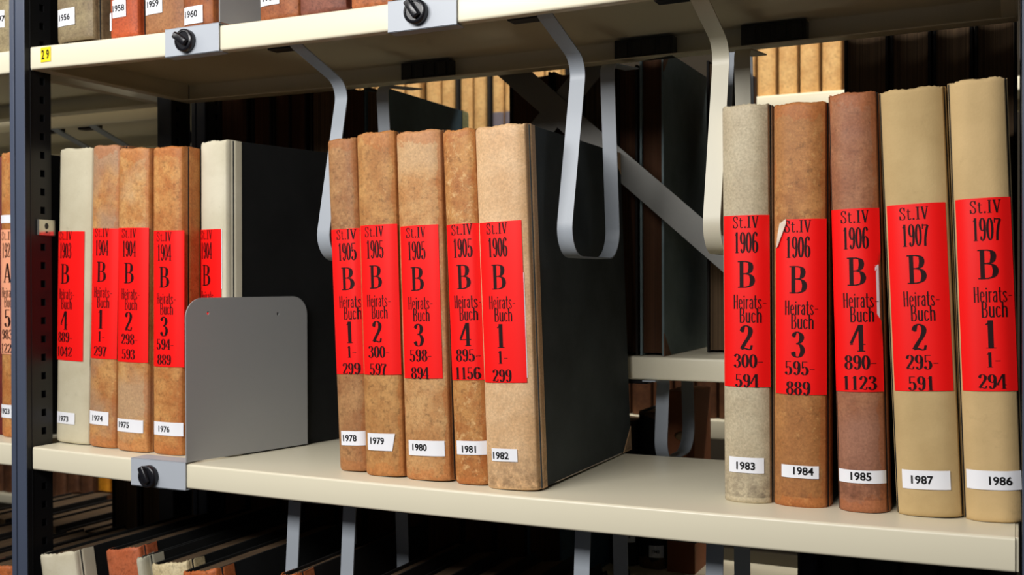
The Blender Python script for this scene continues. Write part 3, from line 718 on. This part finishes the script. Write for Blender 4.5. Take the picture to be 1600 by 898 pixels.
# ------------------------------------------------------------------ bottom row (tops in view below the middle shelf)
o1 = cloth('ivory_linen', (214, 206, 182), (196, 186, 158)); o2 = leather('terracotta_leather', (196, 108, 70), (184, 96, 58), (206, 124, 84), None, bs=.2, scuff_lo=.7)
o3 = cloth('grey_linen', (190, 186, 166), (172, 166, 144)); o4 = leather('crackled_vellum', (220, 204, 164), (204, 184, 140), (228, 214, 178), None, bs=.5)
o5 = leather('orange_tan_leather', (196, 112, 60), (178, 92, 44), (214, 140, 84), None)
LOW = [   # label, X of the leaning head's left corner, thickness, front, level of that corner, spine, board
 ('ivory linen book beside the left upright', .0207, .0660, -.010, -.1370, o1, M['board']),
 ('terracotta leather book', .1163, .0600, .010, -.1252, o2, M['board']),
 ('grey linen book, narrow', .1913, .0150, -.010, -.1220, o3, M['board']),
 ('cream crackled vellum book', .2085, .0600, -.005, -.1294, o4, M['board']),
 ('orange tan leather book', .2821, .0540, -.030, -.1239, o5, M['board']),
 ('brown topped volume with orange headcap between the strip loops', .4007, .0280, .000, -.1214, o5, M['boardbrown']),
 ('thin orange spined volume right of the second strip loop', .4760, .0300, .012, -.1380, o5, M['boardbrown']),
]
LEAN = -.18; SN = math.sin(math.atan(.18)); CS = math.cos(math.atan(.18))
for i, (lk, x, t, y, zt, sp, bd) in enumerate(LOW):
    h = (zt+H)/CS
    book('old_volume', lk + ', bottom row', x+h*SN, y, -H-.0015, t, h, LEAN, 0, .285, sp, bd, M['pagesdark'], seed=70+i, group='volumes in the bottom row', wear=.002, bulge=(.006, 4))
bx = .5080+.070
dk = leather('dark_brown_leather', (92, 58, 38), (70, 44, 30), (110, 74, 50), None)
names = ['first dark brown volume right of the orange ones', 'second dark brown volume with a dusty top', 'third dark volume, top edge pale', 'fourth dark volume below register 1981', 'last dark volume left of the third strip loop']
for i, (t, h) in enumerate(((.046, .382), (.040, .380), (.050, .378), (.038, .376), (.034, .372))):
    book('old_volume', names[i] + ', bottom row', bx, .010+.004*(i % 3), -H-.002, t, h+.004, LEAN, 0, .285, dk, M['boardbrown'], M['pagesdark'], seed=80+i, group='volumes in the bottom row', wear=.002)
    bx += t/CS+.0012
book('old_volume', 'black volume right of the third strip loop, bottom row', .8350, .02, -H-.001, .030, .372, LEAN, 0, .25, cloth('black_cloth', (26, 26, 28), (20, 20, 22)), M['board'], M['pagesdark'], seed=88, group='volumes in the bottom row')
# left bay, bottom row
for i, (lk, x, t, y, h, sp) in enumerate((('orange headcapped volume at the bottom left corner', -.0900, .052, .000, .362, o5), ('brown volume second in the left bay', -.150, .056, .05, .345, dk), ('tan volume third in the left bay', -.213, .06, .03, .338, o5), ('brown volume fourth in the left bay', -.272, .056, .0, .34, dk), ('dark volume fifth in the left bay', -.335, .06, .0, .345, dk), ('dark volume sixth in the left bay', -.398, .06, .0, .34, dk))):
    book('old_volume', lk + ', bottom row', x, y, -H, t, h, 0, 0, .25, sp, M['boardbrown'], M['pagesdark'], seed=90+i, group='volumes in the bottom row of the left bay', wear=.002)

# ------------------------------------------------------------------ rack behind: fore-edges towards us
br = leather('old_brown_calf', (110, 70, 44), (88, 54, 34), (130, 88, 58), None)
gs = leather('pale_green_calf', (176, 176, 130), (150, 152, 108), (190, 188, 146), None)
BACK = [
 ('first browned fore-edge above the ivory register 1977', .0200, .0580, .400, br, M['boardbrown'], M['pagesbrown']),
 ('second browned fore-edge above the black board of register 1977', .0830, .0380, .402, br, M['boardbrown'], M['pagesbrown']),
 ('third browned fore-edge above the black board of register 1977', .1225, .0330, .398, br, M['boardbrown'], M['pagesbrown']),
 ('fourth browned fore-edge left of the left strip loop', .1570, .0340, .401, br, M['boardbrown'], M['pagesbrown']),
 ('dark volume behind the left strip loop', .1960, .0520, .398, br, M['boardbrown'], M['pagesdark']),
 ('browned fore-edge right of the left strip loop', .2520, .0430, .392, br, M['boardbrown'], M['pagesbrown']),
 ('dark teal volume with pale green spine above register 1980', .2970, .0360, .386, gs, M['boardteal'], M['pagesdark']),
 ('brown volume behind the crossed braces, left', .5350, .0620, .386, br, M['boardbrown'], M['pagesbrown']),
 ('brown volume behind the crossed braces, middle', .5990, .0440, .386, br, M['boardbrown'], M['pagesbrown']),
 ('dark volume behind the right leg of the middle strip loop', .6450, .0460, .388, br, M['boardbrown'], M['pagesdark']),
 ('dark brown fore-edge right of the middle strip loop', .6930, .0290, .384, br, M['boardbrown'], M['pagesbrown']),
 ('brown fore-edge beside the grey green board, curved pages', .7240, .0330, .402, br, M['boardgreen'], M['pagesbrown']),
 ('first dark fore-edge above register 1985', .9850, .0500, .400, br, M['boardbrown'], M['pagesdark']),
 ('second dark fore-edge above register 1987', 1.0370, .0450, .400, br, M['boardbrown'], M['pagesdark']),
 ('third dark fore-edge between registers 1987 and 1986', 1.0840, .0430, .400, br, M['boardbrown'], M['pagesdark']),
 ('fourth dark fore-edge above register 1986', 1.1290, .0440, .400, br, M['boardbrown'], M['pagesdark']),
]
for i, (lk, x, t, h, sp, bd, pg) in enumerate(BACK):
    # back-turned volumes: their "left" board is the one on our right
    cor = ((0, 0), (0, 1)) if bd is M['boardgreen'] else ()
    book('old_volume', lk, x, .345+.003*(i % 3), .1172, t, h, 0, 0, .275, sp, bd, pg, seed=110+i, back=True, group='volumes turned away on the rack behind', corners=cor, tipmat=br)
x = .02
low = [.05, .06, .045, .06, .05, .055, .048, .06, .05, .05, .052]
wherel = ['below the left upright', 'far left', 'left of the grey book end', 'under the grey plate', 'under register 1977', 'left of the first lower loop', 'behind the first lower loop', 'behind the second lower loop', 'under register 1979', 'under register 1980', 'with teal board under register 1982']
for i, t in enumerate(low):
    last = i == len(low)-1
    book('old_volume', 'dark shadowed volume below the middle shelf, rack behind, ' + wherel[i], x, .348, -.2148, t, .275 if i % 3 else .268, 0, 0, .27, gs if last else br, M['boardteal'] if last else M['boardbrown'], M['pagesbrown'], seed=140+i, back=True, group='shadowed volumes low on the rack behind')
    x += t+.0012
o = book('old_volume', 'narrow dark volume under the back shelf, left of the dark book with tan head', .6080, .530, -.2148, .046, .22, 0, 0, .10, cloth('umber_cloth', (52, 42, 34), (40, 32, 27)), M['board'], M['pagesdark'], seed=154)
number_tag(o, .046, (.028, .0440, .036, .052), '19', (.036, .044), .004)
o = book('old_volume', 'dark book with tan head and white tag, low in the gap left of register 1983', .6570, .5300, -.2148, .0430, .235, 0, 0, .10, leather('tan_headed_dark_leather', (46, 42, 38), (34, 32, 30), (84, 70, 54), (150, 110, 70), .235, .07, mott=.2), M['board'], M['pagesdark'], seed=155)
number_tag(o, .043, (.0200, .0400, .018, .036), '1942', (.030, .027), .0045)
book('old_volume', 'dark upright volume right of the grey green board', .7900, .440, .1172, .034, .40, 0, 0, .17, br, M['boardbrown'], M['pagesdark'], seed=156, back=True)
# brown file box with a finger hole
fbx = thing('file_box', 'brown file box with a finger hole, low in the gap left of register 1983', 'box', (.7050, .530, -.2148))
bm = rounded_plate(.042, .268, .003, [(.024, .202, .013, .0075)], .003)
for v in bm.verts: v.co = Vector((v.co.y, v.co.x+.0015, v.co.z))
brown = paint('brown_card', (150, 88, 50), .7, .12, 60, .2)
obj('front_wall', bm, brown, fbx)
bm = bmesh.new(); box(bm, 0, .003, .003, .09, 0, .268); box(bm, .039, .042, .003, .09, 0, .268); box(bm, .003, .039, .087, .09, 0, .268); box(bm, .003, .039, .003, .087, 0, .003); box(bm, .003, .039, .003, .087, .265, .268)
obj('box_shell', bm, brown, fbx)
bm = bmesh.new(); box(bm, .005, .037, .008, .085, .0035, .24, .001); obj('paper_stack', bm, M['pages'], fbx)
for i in range(9):
    book('old_volume', ['first', 'second', 'third', 'fourth', 'fifth', 'sixth', 'seventh', 'eighth', 'ninth'][i]+' dark volume from the upright, low on the rack behind the left bay', -.092-.064*i, .348, -.42, .060, (.372 if i < 3 else .20)+.008*(i % 2), 0, 0, .27, br, M['boardbrown'], M['pagesdark'], seed=170+i, back=True, group='dark volumes low behind the left bay')
for i, (x, t) in enumerate(((.905, .03), (.938, .045), (.985, .05), (1.037, .045), (1.084, .05), (1.136, .036))):
    book('old_volume', ['blue grey', 'black', 'dark grey', 'dark brown', 'near black', 'dark umber'][i]+' volume under the right end of the middle shelf', x, .46, -.2148, t, .22+.012*(i % 3), 0, 0, .15,
         cloth('dark_volume_cloth_%d' % i, [(60, 66, 84), (34, 32, 32), (52, 50, 50), (62, 44, 36), (30, 28, 28), (48, 38, 34)][i], (30, 28, 28)), M['board'], M['pagesdark'], seed=160+i, group='volumes low behind the right end')  # dark cloth colour picked per volume
hanger('strip loop of the rack behind in the gap left of register 1983', .7430, .0895, y0=.325, low=True, drop=.118)
hanger('rear strip loop in shadow beside the grey green board', .8230, .6175, y0=BY)
hanger('left of two strip loops hanging above the four leftmost registers', -.3450, .4900, y0=BY)
hanger('right of two strip loops hanging above the four leftmost registers', -.2550, .4900, y0=BY)
# crossed flat bars between the racks
def bar(label, xa, za, xb, zb, y, w):
    L = math.hypot(xb-xa, zb-za); o = bmesh.new(); box(o, 0, L, -.0012, .0012, -w/2, w/2, .0004)
    q = obj('diagonal_brace', o, M['steel']); q.location = (xa, y, za); q.rotation_euler = (0, -math.atan2(zb-za, xb-xa), 0)
    return tag(q, label, 'brace', 'crossed braces between the racks')
bar('grey flat bar running down right behind the middle strip loop', .40, .635, .90, .200, .3170, .034)
bar('grey flat bar running up right, crossing behind the middle strip loop', .30, .112, .78, .612, .3205, .034)

# ------------------------------------------------------------------ rack across the far aisle, lit
FY = 1.50
shelf('steel_shelf', 'pale far shelf in the bright gap above register 1984', .47, 2.2, .647, FY, .32)
shelf('steel_shelf', 'far shelf hidden behind the teal volume across the aisle', -1.75, 2.2, .575, FY, .32)
shelf('steel_shelf', 'far shelf glimpsed low beside register 1983', -1.0, 2.4, -.117, FY, .32, t=.045)
shelf('steel_shelf', 'far shelf seen below the middle shelf', -3.2, 4.6, -.50, FY, .32)
far = leather('honey_calf', (214, 172, 112), (196, 150, 92), (226, 192, 138), None, bs=.2)
dkf = cloth('far_black_cloth', (30, 28, 28), (22, 20, 20)); greylab = base('far_grey_label', (104, 96, 104), .6)[0]
yl = cloth('yellow_binding', (252, 232, 20), (240, 214, 10))
for i, (nm, mm) in enumerate((('brown', far), ('bright yellow', yl), ('pale grey', None), ('slate grey', None), ('brown leather', br))):
    book('old_volume', nm+' volume far away, glimpsed over the four leftmost registers', -1.430+.078*i, FY+.02, .575, .072, .32-.01*(i != 1), 0, 0, .2, mm or cloth(nm.replace(' ', '_'), (170, 172, 176) if i == 2 else (92, 98, 108), (140, 142, 148) if i == 2 else (70, 76, 86)), M['boardbrown'], M['pages'], seed=300+i, group='volumes glimpsed over the leftmost registers')
ORD = ['first', 'second', 'third', 'fourth', 'fifth', 'sixth', 'seventh', 'eighth', 'ninth', 'tenth', 'eleventh', 'twelfth']
FL = [(-.285, .047, 0), (-.236, .042, 0), (-.192, .012, 1), (-.178, .038, 0), (-.138, .040, 0), (-.096, .012, 1), (-.082, .034, 0), (-.046, .040, 0), (-.004, .026, 1), (.024, .044, 0), (.070, .044, 0)]
FLx = [(-.60+.05*i, .046, 0) for i in range(6)]
for i, (x, t, d) in enumerate(FLx+FL):
    o = book('old_volume', '%s spine from the left, %s, on the far shelf above the teal volume' % ((ORD+['thirteenth', 'fourteenth', 'fifteenth', 'sixteenth', 'last'])[i], 'black and thin' if d else 'honey coloured'), x, FY+.02, .575, t, .40, 0, 0, .2, dkf if d else far, M['boardbrown'], M['pages'], seed=200+i, group='far spines above the teal volume')
    if not d and x > -.1: obj('spine_label', patch_mesh(t, .001, t-.001, .02, .088, .0006, nx=8, nz=4), greylab, o, label='dark grey label')
for i in range(8):
    book('old_volume', '%s honey coloured spine from the left on the far shelf above registers 1983 and 1984' % ORD[i], .52+.0495*i, FY+.02, .647, .044, .34, 0, 0, .2, far, M['boardbrown'], M['pages'], seed=230+i, group='far spines above register 1984')
for i in range(6):
    book('old_volume', '%s dark brown spine across the aisle in the gap left of register 1983' % ORD[i], .25+.055*i, FY+.02, -.117, .05, .30, 0, 0, .2, br, M['boardbrown'], M['pages'], seed=240+i, group='dark volumes on the far lower shelf')
ye = leather('amber_cloth', (226, 150, 30), (206, 128, 24), (236, 170, 60), None)
for i in range(4):
    book('old_volume', ORD[i]+' amber volume far behind under the left end of the middle shelf', -1.52+.06*i, FY+.02, -.50, .052, .30, 0, 0, .2, ye, M['boardbrown'], M['pages'], seed=270+i, group='amber volumes far left')
for i in range(18):
    x = -2.62+.06*i if i < 18 else 0
    book('old_volume', '%s dark volume from the left, far behind beside the amber volumes under the middle shelf' % (ORD+['thirteenth', 'fourteenth', 'fifteenth', 'sixteenth', 'seventeenth', 'last'])[i], x, FY+.02, -.50, .056, .30+.01*(i % 3), 0, 0, .2, br, M['boardbrown'], M['pages'], seed=320+i, group='dark volumes far left')
for i in range(10):
    book('old_volume', '%s dark volume right of the amber volumes, far behind under the middle shelf' % ORD[i], -1.275+.06*i, FY+.02, -.50, .056, .30+.01*(i % 3), 0, 0, .2, br, M['boardbrown'], M['pages'], seed=340+i, group='dark volumes right of the amber ones')
